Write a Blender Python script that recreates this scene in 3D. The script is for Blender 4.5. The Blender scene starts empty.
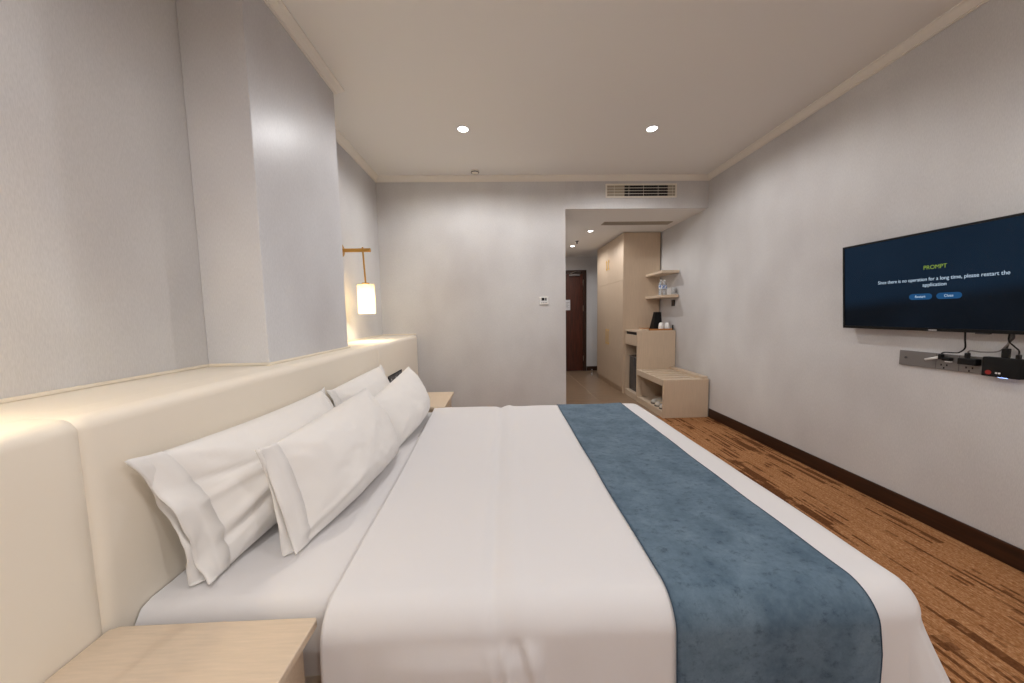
import bpy, bmesh, math, random
from mathutils import Vector, Matrix, noise

random.seed(7)
scene = bpy.context.scene
C = scene.collection
PI = math.pi

# ------------------------------------------------------------ camera, world, exposure
EYE = 1.25
cam_data = bpy.data.cameras.new('camera')
cam = bpy.data.objects.new('camera', cam_data); C.objects.link(cam)
cam_data.sensor_width = 36.0
cam_data.lens = 337.0 / 1024.0 * 36.0
cam_data.clip_start = 0.02
YAW, PITCH, ROLL = 0.03183, 0.08069, -0.01784
_f = Vector((math.sin(YAW) * math.cos(PITCH), math.cos(YAW) * math.cos(PITCH), -math.sin(PITCH)))
_r = Vector((math.cos(YAW), -math.sin(YAW), 0.0)); _u = _r.cross(_f)
_r2 = _r * math.cos(ROLL) + _u * math.sin(ROLL)
_u2 = -_r * math.sin(ROLL) + _u * math.cos(ROLL)
cam.matrix_world = Matrix(((_r2.x, _u2.x, -_f.x, 0.0), (_r2.y, _u2.y, -_f.y, 0.0),
                           (_r2.z, _u2.z, -_f.z, EYE), (0, 0, 0, 1)))
scene.camera = cam

world = bpy.data.worlds.new('world'); scene.world = world
world.use_nodes = True
bgn = world.node_tree.nodes['Background']
bgn.inputs['Color'].default_value = (0.75, 0.85, 1.0, 1); bgn.inputs['Strength'].default_value = 1.0

scene.view_settings.view_transform = 'Standard'
scene.view_settings.look = 'None'
scene.view_settings.gamma = 1.0
scene.view_settings.use_curve_mapping = False
scene.view_settings.exposure = 0.0

DOWNLIGHT_W = 47.0
HALL_W = 27.0
BEDLAMP_W = 5.0
DOWN_COL = (0.985, 0.98, 0.985)
WARM_COL = (1.0, 0.86, 0.62)

# ------------------------------------------------------------ materials
def s2l(c):
    return tuple(((v / 255.0) / 12.92 if v / 255.0 <= 0.04045 else ((v / 255.0 + 0.055) / 1.055) ** 2.4) for v in c)

def new_mat(name, rgb=(200, 200, 200), rough=0.6, metal=0.0, spec=0.5, sheen=0.0, emis=None, emis_s=0.0):
    m = bpy.data.materials.new(name); m.use_nodes = True
    b = m.node_tree.nodes['Principled BSDF']
    b.inputs['Base Color'].default_value = (*s2l(rgb), 1)
    b.inputs['Roughness'].default_value = rough
    b.inputs['Metallic'].default_value = metal
    b.inputs['Specular IOR Level'].default_value = spec
    if sheen:
        b.inputs['Sheen Weight'].default_value = sheen
    if emis is not None:
        b.inputs['Emission Color'].default_value = (*s2l(emis), 1)
        b.inputs['Emission Strength'].default_value = emis_s
    return m

class NT:
    def __init__(s, m):
        s.m = m; s.t = m.node_tree; s.b = s.t.nodes['Principled BSDF']
        s.co = s.t.nodes.new('ShaderNodeTexCoord')
    def n(s, typ, **kw):
        x = s.t.nodes.new(typ)
        for k, v in kw.items(): setattr(x, k, v)
        return x
    def l(s, a, b): s.t.links.new(a, b)
    def mapping(s, scale, out='Object', rot=(0, 0, 0)):
        x = s.n('ShaderNodeMapping'); x.inputs['Scale'].default_value = scale
        x.inputs['Rotation'].default_value = rot
        s.l(s.co.outputs[out], x.inputs['Vector']); return x.outputs['Vector']
    def noise(s, vec, scale=1.0, detail=2.0, rough=0.5):
        x = s.n('ShaderNodeTexNoise'); x.inputs['Scale'].default_value = scale
        x.inputs['Detail'].default_value = detail; x.inputs['Roughness'].default_value = rough
        if vec is not None: s.l(vec, x.inputs['Vector'])
        return x.outputs['Fac']
    def ramp(s, fac, stops):
        x = s.n('ShaderNodeValToRGB'); e = x.color_ramp.elements
        while len(e) < len(stops): e.new(0.5)
        for el, (p, c) in zip(e, stops):
            el.position = p; el.color = (*s2l(c), 1) if len(c) == 3 else c
        s.l(fac, x.inputs['Fac']); return x.outputs['Color']
    def math(s, op, a, b=None, clamp=False):
        x = s.n('ShaderNodeMath', operation=op, use_clamp=clamp)
        for i, v in enumerate((a, b)):
            if v is None: continue
            if isinstance(v, (int, float)): x.inputs[i].default_value = v
            else: s.l(v, x.inputs[i])
        return x.outputs[0]
    def mix(s, fac, a, b, typ='MIX'):
        x = s.n('ShaderNodeMix', data_type='RGBA', blend_type=typ)
        for i, v in ((0, fac), (6, a), (7, b)):
            if isinstance(v, (int, float)): x.inputs[i].default_value = v
            elif isinstance(v, tuple): x.inputs[i].default_value = (*s2l(v), 1)
            else: s.l(v, x.inputs[i])
        return x.outputs[2]
    def bump(s, h, strength=0.2, dist=0.002):
        x = s.n('ShaderNodeBump'); x.inputs['Strength'].default_value = strength
        x.inputs['Distance'].default_value = dist
        s.l(h, x.inputs['Height']); s.l(x.outputs['Normal'], s.b.inputs['Normal'])
    def base(s, col): s.l(col, s.b.inputs['Base Color'])

def mat_wallpaper(name, rgb, rough, spec=0.25):
    m = new_mat(name, rgb, rough, spec=spec); t = NT(m)
    fine = t.noise(t.mapping((420, 420, 60)), 1, 3)
    big = t.noise(t.mapping((1.2, 1.2, 0.8)), 1, 3)
    lo = tuple(int(c * 0.965) for c in rgb); hi = tuple(min(255, int(c * 1.02)) for c in rgb)
    c1 = t.ramp(fine, [(0.3, lo), (0.7, hi)])
    c2 = t.ramp(big, [(0.3, (227, 224, 224)), (0.7, (255, 255, 255))])
    t.base(t.mix(1.0, c1, c2, 'MULTIPLY'))
    t.bump(fine, 0.05, 0.0006)
    return m

def mat_linen(name, rgb, rough=0.75):
    m = new_mat(name, rgb, rough, spec=0.25, sheen=0.15); t = NT(m)
    w = t.noise(t.mapping((900, 900, 900)), 1, 2)
    f = t.noise(t.mapping((7, 7, 7)), 1, 4, 0.55)
    h = t.math('ADD', t.math('MULTIPLY', w, 0.15), f)
    t.bump(h, 0.22, 0.006)
    return m

def mat_veneer(name, rgb, rot=(0, 0, 0), scale=(14, 170, 170)):
    m = new_mat(name, rgb, 0.42, spec=0.4); t = NT(m)
    g = t.noise(t.mapping(scale, rot=rot), 1, 5, 0.6)
    lo = tuple(int(c * 0.955) for c in rgb); hi = tuple(min(255, int(c * 1.02)) for c in rgb)
    t.base(t.ramp(g, [(0.25, lo), (0.75, hi)]))
    t.bump(g, 0.05, 0.001)
    return m

M = {}
M['wall'] = mat_wallpaper('wallpaper_grey_weave', (225, 224, 223), 0.62)
M['pier'] = mat_wallpaper('satin_wall_paint', (224, 224, 226), 0.36, 0.2)
M['ceiling'] = new_mat('ceiling_paint', (239, 236, 231), 0.85, spec=0.2)
M['crown'] = new_mat('cornice_cream_paint', (240, 234, 224), 0.6, spec=0.3)
M['bead'] = new_mat('bead_cream', (238, 228, 210), 0.55)
M['darkwood'] = new_mat('dark_walnut', (50, 27, 15), 0.4); _t = NT(M['darkwood'])
_t.base(_t.ramp(_t.noise(_t.mapping((60, 4, 60)), 1, 4), [(0.3, (38, 20, 11)), (0.7, (62, 33, 18))]))
M['doorwood'] = new_mat('red_brown_door_veneer', (70, 30, 16), 0.35); _t = NT(M['doorwood'])
_t.base(_t.ramp(_t.noise(_t.mapping((70, 70, 4)), 1, 5), [(0.3, (52, 20, 10)), (0.7, (88, 38, 20))]))
M['leather'] = new_mat('beige_faux_leather', (246, 236, 220), 0.48, spec=0.35); _t = NT(M['leather'])
_t.bump(_t.noise(_t.mapping((260, 260, 260)), 1, 3), 0.12, 0.001)
M['linen'] = mat_linen('white_cotton', (227, 224, 224))
M['pillow'] = mat_linen('white_cotton_pillowcase', (243, 239, 235), 0.8)
M['veneer'] = mat_veneer('pale_oak_laminate', (217, 197, 173))
M['veneer_v'] = mat_veneer('pale_oak_laminate_upright', (212, 190, 165), scale=(90, 90, 5))
M['veneer_in'] = mat_veneer('pale_oak_interior', (200, 176, 150), scale=(90, 90, 5))
M['brass'] = new_mat('brushed_brass', (196, 150, 78), 0.35, metal=0.85)
M['gold'] = new_mat('gold_handle', (236, 196, 108), 0.35, metal=0.4)
M['black'] = new_mat('black_plastic', (9, 9, 10), 0.4, spec=0.3)
M['blackmatte'] = new_mat('black_matte', (9, 9, 9), 0.6, spec=0.3)
M['darkgrey'] = new_mat('dark_grey_glass', (66, 66, 70), 0.25)
M['greyplastic'] = new_mat('grey_aluminium_rail', (128, 124, 122), 0.4, metal=0.4)
M['greydark'] = new_mat('grey_joint', (70, 68, 68), 0.5)
M['white'] = new_mat('white_plastic', (236, 235, 232), 0.4)
M['ceramic'] = new_mat('white_glazed_ceramic', (244, 243, 240), 0.15)
M['chrome'] = new_mat('chrome', (210, 210, 212), 0.2, metal=1.0)
M['cream_metal'] = new_mat('cream_painted_grille', (240, 232, 218), 0.5)
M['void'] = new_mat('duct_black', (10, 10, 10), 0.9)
M['duct'] = new_mat('duct_lining', (180, 168, 150), 0.8)
M['traywood'] = mat_veneer('orange_wood_tray', (190, 128, 70), scale=(8, 70, 70))
M['paper'] = new_mat('white_paper', (225, 225, 228), 0.7)
M['redmark'] = new_mat('red_print', (150, 28, 24), 0.5)
M['glass'] = new_mat('clear_glass', (245, 248, 250), 0.03); M['glass'].node_tree.nodes['Principled BSDF'].inputs['Transmission Weight'].default_value = 1.0
M['water'] = new_mat('clear_plastic_bottle', (235, 240, 245), 0.12); M['water'].node_tree.nodes['Principled BSDF'].inputs['Transmission Weight'].default_value = 0.75
M['label'] = new_mat('blue_white_label', (200, 212, 232), 0.5); _t = NT(M['label'])
_t.base(_t.ramp(_t.noise(_t.mapping((60, 60, 30)), 1, 2), [(0.45, (240, 242, 246)), (0.6, (92, 128, 190))]))
M['slipper'] = new_mat('grey_white_slipper_cloth', (206, 200, 190), 0.85)
M['hem'] = new_mat('dark_blue_hem', (50, 72, 90), 0.8)
M['flange_seam'] = M['pillow']

# downlight lens
def mat_emit(name, rgb, strength):
    m = bpy.data.materials.new(name); m.use_nodes = True
    t = m.node_tree; t.nodes.clear()
    o = t.nodes.new('ShaderNodeOutputMaterial'); e = t.nodes.new('ShaderNodeEmission')
    e.inputs['Color'].default_value = (*rgb, 1); e.inputs['Strength'].default_value = strength
    t.links.new(e.outputs[0], o.inputs['Surface']); return m
M['led'] = mat_emit('led_lens', (1.0, 0.97, 0.93), 14.0)
M['txt_white'] = mat_emit('screen_text_white', (0.62, 0.78, 0.95), 0.75)
M['txt_green'] = mat_emit('screen_text_green', (0.50, 0.72, 0.12), 0.45)
M['btn_blue'] = mat_emit('screen_button_blue', (0.035, 0.16, 0.40), 0.45)
M['statusled'] = mat_emit('blue_status_led', (0.35, 0.5, 1.0), 6.0)

# lamp shade: frosted, translucent, lit by the bulb inside
def mat_shade():
    m = bpy.data.materials.new('frosted_lamp_shade'); m.use_nodes = True
    t = m.node_tree; t.nodes.clear()
    o = t.nodes.new('ShaderNodeOutputMaterial')
    d = t.nodes.new('ShaderNodeBsdfDiffuse'); d.inputs['Color'].default_value = (0.85, 0.8, 0.68, 1)
    tr = t.nodes.new('ShaderNodeBsdfTranslucent'); tr.inputs['Color'].default_value = (0.95, 0.88, 0.72, 1)
    mx = t.nodes.new('ShaderNodeMixShader'); mx.inputs[0].default_value = 0.6
    t.links.new(d.outputs[0], mx.inputs[1]); t.links.new(tr.outputs[0], mx.inputs[2])
    t.links.new(mx.outputs[0], o.inputs['Surface'])
    return m
M['shade'] = mat_shade()

# blue velvet runner: mottled pile
def mat_velvet():
    m = new_mat('blue_velvet', (78, 108, 132), 0.75, spec=0.15, sheen=0.12); t = NT(m)
    t.b.inputs['Sheen Tint'].default_value = (0.6, 0.75, 0.9, 1); t.b.inputs['Sheen Roughness'].default_value = 0.4
    a = t.noise(t.mapping((9, 9, 9)), 1, 6, 0.7)
    b = t.noise(t.mapping((26, 38, 30)), 1, 8, 0.8)
    c1 = t.ramp(a, [(0.32, (85, 105, 122)), (0.68, (116, 135, 150))])
    d = t.ramp(b, [(0.30, (150, 158, 168)), (0.46, (236, 238, 240)), (0.7, (255, 255, 255))])
    t.base(t.mix(1.0, c1, d, 'MULTIPLY'))
    t.bump(b, 0.15, 0.003)
    return m
M['velvet'] = mat_velvet()

# carpet: heathered tan-orange loop pile with broken dark streaks along the room
def mat_carpet():
    m = new_mat('streaked_carpet', (176, 124, 82), 0.95, spec=0.1); t = NT(m)
    sep = t.n('ShaderNodeSeparateXYZ'); t.l(t.co.outputs['Object'], sep.inputs[0])
    X, Y = sep.outputs[0], sep.outputs[1]
    def quant(v, q): return t.math('MULTIPLY', t.math('FLOOR', t.math('DIVIDE', v, q)), q)
    qx = quant(X, 0.015); qy = quant(Y, 0.03)
    def vec(x, y, z=0.0):
        c = t.n('ShaderNodeCombineXYZ'); t.l(x, c.inputs[0]); t.l(y, c.inputs[1]); c.inputs[2].default_value = z
        return c.outputs[0]
    streak = t.noise(vec(t.math('MULTIPLY', qx, 46.0), t.math('MULTIPLY', qy, 1.5)), 1, 1.5)
    clump = t.noise(vec(t.math('MULTIPLY', qx, 4.2), t.math('MULTIPLY', qy, 1.5), 3.3), 1, 3.0, 0.6)
    cross = t.noise(vec(t.math('MULTIPLY', qx, 9.0), t.math('MULTIPLY', qy, 16.0), 7.7), 1, 1.0)
    v = t.math('ADD', t.math('MULTIPLY', streak, 1.0), t.math('ADD', t.math('MULTIPLY', clump, 0.95), t.math('MULTIPLY', cross, 0.28)))
    mr = t.n('ShaderNodeMapRange'); mr.inputs[1].default_value = 1.165; mr.inputs[2].default_value = 1.225
    t.l(v, mr.inputs[0])
    hx = t.noise(vec(t.math('MULTIPLY', X, 170.0), t.math('MULTIPLY', Y, 70.0)), 1, 3.0, 0.7)
    hb = t.noise(vec(t.math('MULTIPLY', X, 75.0), t.math('MULTIPLY', Y, 3.5), 1.0), 1, 3.0, 0.6)
    basec = t.ramp(hx, [(0.25, (136, 90, 54)), (0.5, (186, 134, 90)), (0.75, (226, 186, 144))])
    tone = t.ramp(hb, [(0.3, (206, 190, 176)), (0.7, (255, 255, 255))])
    basec = t.mix(1.0, basec, tone, 'MULTIPLY')
    darkc = t.ramp(hx, [(0.3, (84, 50, 28)), (0.7, (124, 80, 48))])
    t.base(t.mix(mr.outputs[0], basec, darkc))
    t.bump(hx, 0.5, 0.004)
    return m
M['carpet'] = mat_carpet()

def mat_tile():
    m = new_mat('brown_stone_tile', (150, 116, 90), 0.3, spec=0.5); t = NT(m)
    g = t.noise(t.mapping((3, 16, 3)), 1, 5, 0.6)
    t.base(t.ramp(g, [(0.3, (136, 112, 90)), (0.7, (160, 134, 110))]))
    return m
M['tile'] = mat_tile()
M['grout'] = new_mat('tile_grout', (196, 176, 152), 0.9)

# tv picture: dark blue page fading to black towards the bottom, shown by the screen
def mat_screen():
    m = new_mat('tv_picture', (4, 5, 7), 0.25, spec=0.08); t = NT(m)
    sep = t.n('ShaderNodeSeparateXYZ'); t.l(t.co.outputs['Object'], sep.inputs[0])
    v = t.math('ADD', sep.outputs[2], t.math('MULTIPLY', sep.outputs[1], 0.10))
    mr = t.n('ShaderNodeMapRange', interpolation_type='SMOOTHSTEP')
    mr.inputs[1].default_value = -0.13; mr.inputs[2].default_value = -0.03
    t.l(v, mr.inputs[0])
    col = t.mix(mr.outputs[0], (9, 11, 15), (18, 38, 58))
    nn = t.noise(t.mapping((3, 3, 3)), 1, 2)
    col = t.mix(0.35, col, t.mix(nn, (6, 10, 14), (26, 44, 62)))
    t.l(col, t.b.inputs['Emission Color']); t.b.inputs['Emission Strength'].default_value = 0.8
    return m
M['screen'] = mat_screen()

# ------------------------------------------------------------ mesh helpers
ORG = {}
def wloc(o): return ORG.get(o.name, Vector((0, 0, 0)))

def finish(name, bm, mat, parent=None, smooth=False, origin=None, mats=None):
    """link a bmesh given in world coordinates as one object; the origin goes to its parent's or to its own base"""
    bm.normal_update()
    if origin is None:
        xs = [v.co for v in bm.verts]
        lo = Vector((min(c.x for c in xs), min(c.y for c in xs), min(c.z for c in xs)))
        hi = Vector((max(c.x for c in xs), max(c.y for c in xs), max(c.z for c in xs)))
        origin = Vector(((lo.x + hi.x) / 2, (lo.y + hi.y) / 2, lo.z))
    origin = Vector(origin)
    bmesh.ops.translate(bm, verts=bm.verts, vec=-origin)
    me = bpy.data.meshes.new(name); bm.to_mesh(me); bm.free()
    for mm in (mats or [mat]): me.materials.append(mm)
    if smooth:
        for p in me.polygons: p.use_smooth = True
    o = bpy.data.objects.new(name, me); C.objects.link(o)
    if parent is not None:
        o.parent = parent; o.location = origin - wloc(parent)
    else:
        o.location = origin
    ORG[o.name] = origin
    return o

def bm_box(x0, x1, y0, y1, z0, z1, bev=0.0, seg=2, bm=None):
    b = bm or bmesh.new()
    r = bmesh.ops.create_cube(b, size=1.0)
    for v in r['verts']:
        v.co = Vector((x0 + (v.co.x + .5) * (x1 - x0), y0 + (v.co.y + .5) * (y1 - y0), z0 + (v.co.z + .5) * (z1 - z0)))
    if bev > 0:
        es = list({e for v in r['verts'] for e in v.link_edges})
        bmesh.ops.bevel(b, geom=es, offset=bev, segments=seg, affect='EDGES', profile=0.5)
    return b

def box(name, x0, x1, y0, y1, z0, z1, mat, parent=None, bev=0.0, seg=2):
    return finish(name, bm_box(x0, x1, y0, y1, z0, z1, bev, seg), mat, parent)

def bm_lathe(prof, cx, cy, n=24, bm=None, axis='z', closed=False):
    """prof: (radius, height) pairs; radius 0 ends close with a point"""
    b = bm or bmesh.new(); rings = []
    for r, h in prof:
        if r < 1e-6: rings.append([b.verts.new((cx, cy, h))])
        else: rings.append([b.verts.new((cx + r * math.cos(2 * PI * k / n), cy + r * math.sin(2 * PI * k / n), h)) for k in range(n)])
    for a, c in zip(rings, rings[1:]):
        for k in range(n):
            k2 = (k + 1) % n
            if len(a) == 1 and len(c) == 1: continue
            if len(a) == 1: b.faces.new((a[0], c[k2], c[k]))
            elif len(c) == 1: b.faces.new((a[k], a[k2], c[0]))
            else: b.faces.new((a[k], a[k2], c[k2], c[k]))
    bmesh.ops.recalc_face_normals(b, faces=b.faces)
    return b

def bm_tube(pts, rad, n=8, bm=None):
    b = bm or bmesh.new(); pts = [Vector(p) for p in pts]; rings = []
    prev = None
    for i, p in enumerate(pts):
        d = (pts[min(i + 1, len(pts) - 1)] - pts[max(i - 1, 0)]).normalized()
        if prev is None:
            a = d.cross(Vector((0, 0, 1)))
            if a.length < 0.1: a = d.cross(Vector((1, 0, 0)))
            a.normalize()
        else:
            a = (prev - d * prev.dot(d)).normalized()
        prev = a; c = d.cross(a)
        r = rad[i] if isinstance(rad, (list, tuple)) else rad
        rings.append([b.verts.new(p + a * r * math.cos(2 * PI * k / n) + c * r * math.sin(2 * PI * k / n)) for k in range(n)])
    for a, c in zip(rings, rings[1:]):
        for k in range(n):
            b.faces.new((a[k], a[(k + 1) % n], c[(k + 1) % n], c[k]))
    b.faces.new(rings[0][::-1]); b.faces.new(rings[-1])
    bmesh.ops.recalc_face_normals(b, faces=b.faces)
    return b

def smooth_path(pts, n=8):
    pts = [Vector(p) for p in pts]; out = []
    for i in range(len(pts) - 1):
        p0, p1, p2, p3 = pts[max(i - 1, 0)], pts[i], pts[i + 1], pts[min(i + 2, len(pts) - 1)]
        for k in range(n):
            t = k / n
            out.append(0.5 * ((2 * p1) + (-p0 + p2) * t + (2 * p0 - 5 * p1 + 4 * p2 - p3) * t * t + (-p0 + 3 * p1 - 3 * p2 + p3) * t ** 3))
    out.append(pts[-1]); return out

def bm_prism(poly, axis, a0, a1, bm=None):
    """extrude a closed 2-D outline along an axis: 'y' outline is (x,z), 'x' outline is (y,z), 'z' outline is (x,y)"""
    b = bm or bmesh.new()
    def P(p, a):
        return {'y': (p[0], a, p[1]), 'x': (a, p[0], p[1]), 'z': (p[0], p[1], a)}[axis]
    A = [b.verts.new(P(p, a0)) for p in poly]; B = [b.verts.new(P(p, a1)) for p in poly]
    n = len(poly)
    for k in range(n): b.faces.new((A[k], A[(k + 1) % n], B[(k + 1) % n], B[k]))
    b.faces.new(A[::-1]); b.faces.new(B)
    bmesh.ops.recalc_face_normals(b, faces=b.faces)
    return b

def thing(name, label, cat, loc, group=None):
    o = bpy.data.objects.new(name, None); C.objects.link(o)
    o.empty_display_size = 0.1
    o.location = loc; ORG[o.name] = Vector(loc)
    return tag(o, label, cat, group)
def tag(o, label, cat, group=None):
    o['label'] = label; o['category'] = cat
    if group: o['group'] = group
    return o
def struct(o): o['kind'] = 'structure'; return o
def dup(root, delta, label):
    r = root.copy(); C.objects.link(r); r.location = root.location + Vector(delta); r['label'] = label
    def rec(src, dst):
        for ch in list(src.children):
            c = ch.copy(); C.objects.link(c); c.parent = dst; rec(ch, c)
    rec(root, r); return r
def bevel_mod(o, w=0.004, seg=2):
    m = o.modifiers.new('bevel', 'BEVEL'); m.width = w; m.segments = seg; m.limit_method = 'ANGLE'; return o
def autosmooth(o):
    for p in o.data.polygons: p.use_smooth = True
    m = o.modifiers.new('split', 'EDGE_SPLIT'); m.split_angle = math.radians(40); return o

# ------------------------------------------------------------ room shell
XL, XR, YF, YB, ZC = -1.370, 2.433, 3.948, -2.40, 2.80
XO, ZH, YH = 0.763, 2.440, 7.20        # hall opening, hall ceiling, hall end
T = 0.12
YCARPET = 3.90
struct(box('floor', XL - T, XR + T, YB - T, YCARPET, -0.10, 0.0, M['carpet']))
fh = struct(box('floor_hall', XO - T, XR + T, YCARPET + 0.0005, YH + T, -0.10, -0.004, M['grout']))
ty = YCARPET + 0.012
tilemesh = None
rows = 0
while ty < YH - 0.01:
    y1 = min(ty + 0.597, YH)
    tx = 0.777
    while tx < XR - 0.05:
        x1 = min(tx + 0.597, XR)
        box('tile', tx + .004, x1, ty, y1, -0.0038, 0.0, M['tile'], fh, 0.001, 1)
        tx += 0.60
    ty += 0.60
struct(box('ceiling', XL - T, XR + T, YB - T, YF - 0.0005, ZC, ZC + T, M['ceiling']))
struct(box('ceiling_hall', XO - 0.0, XR, YF + 0.0125, YH, ZH, ZH + T, M['ceiling']))
struct(box('wall_right', XR, XR + T, YB - T, YH + T, -0.1, ZC + 0.1, M['wall']))
struct(box('wall_left', XL - T, XL, YB - T, YF + T, -0.1, ZC + 0.1, M['wall']))
struct(box('wall_back', XL, XR, YB - T, YB, -0.1, ZC + 0.1, M['wall']))
# far wall with the opening to the hall: solid part and the drop above the opening
struct(box('wall_far', XL, XO, YF, YF + T, -0.1, ZC + 0.1, M['wall']))
struct(box('wall_far_bulkhead', XO + 0.0005, XR, YF, YF + 0.012, ZH, ZC + 0.1, M['wall']))
struct(box('wall_hall_left', XO - T, XO, YF + T + 0.0005, YH + T, -0.1, ZH + 0.1, M['wall']))
struct(box('wall_hall_end', XO + 0.0005, XR, YH, YH + T, -0.1, ZH + 0.1, M['wall']))
# unseen cream curtains, added behind the camera to bounce light into the room
def curtain(x0, x1, label):
    b = bmesh.new(); n = int((x1 - x0) / 0.012); A = []; B = []
    for k in range(n + 1):
        x = x0 + (x1 - x0) * k / n; y = YB + 0.10 + 0.035 * math.sin(x * 42) + 0.012 * math.sin(x * 17)
        A.append(b.verts.new((x, y, 0.02))); B.append(b.verts.new((x, y, 2.72)))
    for k in range(n): b.faces.new((A[k], A[k + 1], B[k + 1], B[k]))
    o = finish('curtain', b, M['curtain'], None, True); m = o.modifiers.new('thick', 'SOLIDIFY'); m.thickness = 0.003
    tag(o, label, 'curtain', 'unseen added curtains on the back wall')
M['curtain'] = new_mat('cream_bounce_curtain', (238, 234, 228), 0.9)
curtain(-1.33, 0.50, 'unseen cream curtain added on the back wall to bounce light, bed side')
curtain(0.56, 2.38, 'unseen cream curtain added on the back wall to bounce light, television side')
rod = tag(autosmooth(finish('curtain_rail', bm_tube([(-1.36, YB + .10, 2.735), (2.42, YB + .10, 2.735)], 0.012, 10), M['white'])), 'white rail of the added curtains on the back wall', 'curtain rail')

# pier between the two lamp recesses
YC0, YC1, XC = 1.606, 2.425, -1.090
struct(box('wall_pier', XL + 0.0005, XC, YC0, YC1, 1.0335, ZC, M['pier'], bev=0.003, seg=1))

# crown moulding profile (d = out from the wall, z below the ceiling)
CP = [(0, 0), (0.052, 0), (0.052, -0.010), (0.040, -0.016), (0.036, -0.024), (0.022, -0.034), (0.016, -0.046), (0.008, -0.048), (0.008, -0.054), (0, -0.054)]
def crown_y(name, xw, sgn, y0, y1):
    return struct(autosmooth(finish(name, bm_prism([(xw + sgn * d, ZC + z - 0.0005) for d, z in CP], 'y', y0, y1), M['crown'])))
def crown_x(name, yw, sgn, x0, x1):
    return struct(autosmooth(finish(name, bm_prism([(yw + sgn * d, ZC + z - 0.0005) for d, z in CP], 'x', x0, x1), M['crown'])))
crown_y('trim_1', XR - .0005, -1, YB, YF)
crown_x('trim_2', YF - .0005, -1, XL, XR)
crown_y('trim_3', XL + .0005, 1, YC1 + .053, YF)
def crown_pier():
    b = bmesh.new(); rows = []
    for d, z in CP:
        zz = ZC + z - .0005; e = d + .0005
        rows.append([b.verts.new(p) for p in ((XL + .001, YC0 - e, zz), (XC + e, YC0 - e, zz), (XC + e, YC1 + e, zz), (XL + .001, YC1 + e, zz))])
    n = len(rows)
    for k in range(n):
        r0, r1 = rows[k], rows[(k + 1) % n]
        for j in range(3): b.faces.new((r0[j], r0[j + 1], r1[j + 1], r1[j]))
    b.faces.new([r[0] for r in rows]); b.faces.new([r[3] for r in rows][::-1])
    bmesh.ops.recalc_face_normals(b, faces=b.faces)
    struct(autosmooth(finish('trim_4', b, M['crown'])))
crown_pier()
crown_y('trim_5', XL + .0005, 1, YB, YC0 - .053)
# dark skirting
struct(bevel_mod(box('baseboard_right', XR - 0.013, XR - .0005, YB + .01, 3.812, 0.0005, 0.106, M['darkwood']), 0.004))
struct(bevel_mod(box('baseboard_far', XL + .42, XO, YF - 0.013, YF - .0005, 0.0005, 0.106, M['darkwood']), 0.004))
struct(bevel_mod(box('baseboard_hall', 1.84, XR - .03, YH - 0.013, YH - .0005, 0.0005, 0.095, M['darkwood']), 0.004))

# ------------------------------------------------------------ headboard with ledge
HB = -0.970
hb = thing('headboard', 'long beige upholstered headboard with rounded top and ledge along the left wall', 'headboard', (-1.2, 1.73, 0.0))
def hb_panel(y0, y1):
    # soft rounded front and top, pulled in at the vertical seams
    prof = []
    zt, xb, R = 1.032, -1.086, 0.036
    prof.append((xb, 0.0)); prof.append((xb, zt))
    for k in range(7):
        a = PI / 2 - k / 6 * PI / 2
        prof.append((HB - R + R * math.cos(a), zt - R + R * math.sin(a)))
    for k in range(1, 12): prof.append((HB, zt - R - (zt - R) * k / 11))
    b = bmesh.new(); L = y1 - y0; ys = []
    e = [0, .004, .010, .020, .035]
    ys = [y0 + v for v in e] + [y0 + .035 + (L - .07) * k / 12 for k in range(1, 12)] + [y1 - v for v in reversed(e)]
    rows = []
    for y in ys:
        d = min(y - y0, y1 - y)
        ins = 0.010 * max(0.0, 1 - d / 0.024) ** 2.0
        row = []
        for (x, z) in prof:
            nx = ins if x > xb + .01 else 0
            nz = ins * 0.45 if z > zt - .02 and x > xb + .03 else 0
            row.append(b.verts.new((x - nx, y, z - nz)))
        rows.append(row)
    for a, c in zip(rows, rows[1:]):
        for k in range(len(a) - 1): b.faces.new((a[k], a[k + 1], c[k + 1], c[k]))
        b.faces.new((a[-1], a[0], c[0], c[-1]))
    b.faces.new(rows[0]); b.faces.new(rows[-1][::-1])
    bmesh.ops.recalc_face_normals(b, faces=b.faces)
    autosmooth(finish('panel', b, M['leather'], hb))
for (a, c) in ((-0.46, 0.790), (0.790, 2.672), (2.672, 3.925)): hb_panel(a, c)
box('ledge', XL + .001, -1.0865, -0.46, 3.944, 0.0, 1.032, M['leather'], hb, 0.002, 1)
box('end_filler', -1.086, -0.985, 3.926, 3.945, 0.0, 1.028, M['leather'], hb, 0.004)
# cream bead where the ledge meets the walls
def bead(name, x0, x1, y0, y1):
    struct(box(name, x0, x1, y0, y1, 1.0325, 1.045, M['bead'], None, 0.003, 2))
bead('trim_6', XL + .0005, XL + .012, -.46, YC0 - .0125)
bead('trim_7', XL + .0005, XC + .012, YC0 - .012, YC0 - .0005)
bead('trim_8', XC + .0005, XC + .012, YC0, YC1)
bead('trim_9', XL + .0005, XC + .012, YC1 + .0005, YC1 + .012)
bead('trim_10', XL + .0005, XL + .012, YC1 + .0125, YF - .014)
bead('trim_11', XL + .0005, -0.985, YF - .012, YF - .0005)

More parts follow.
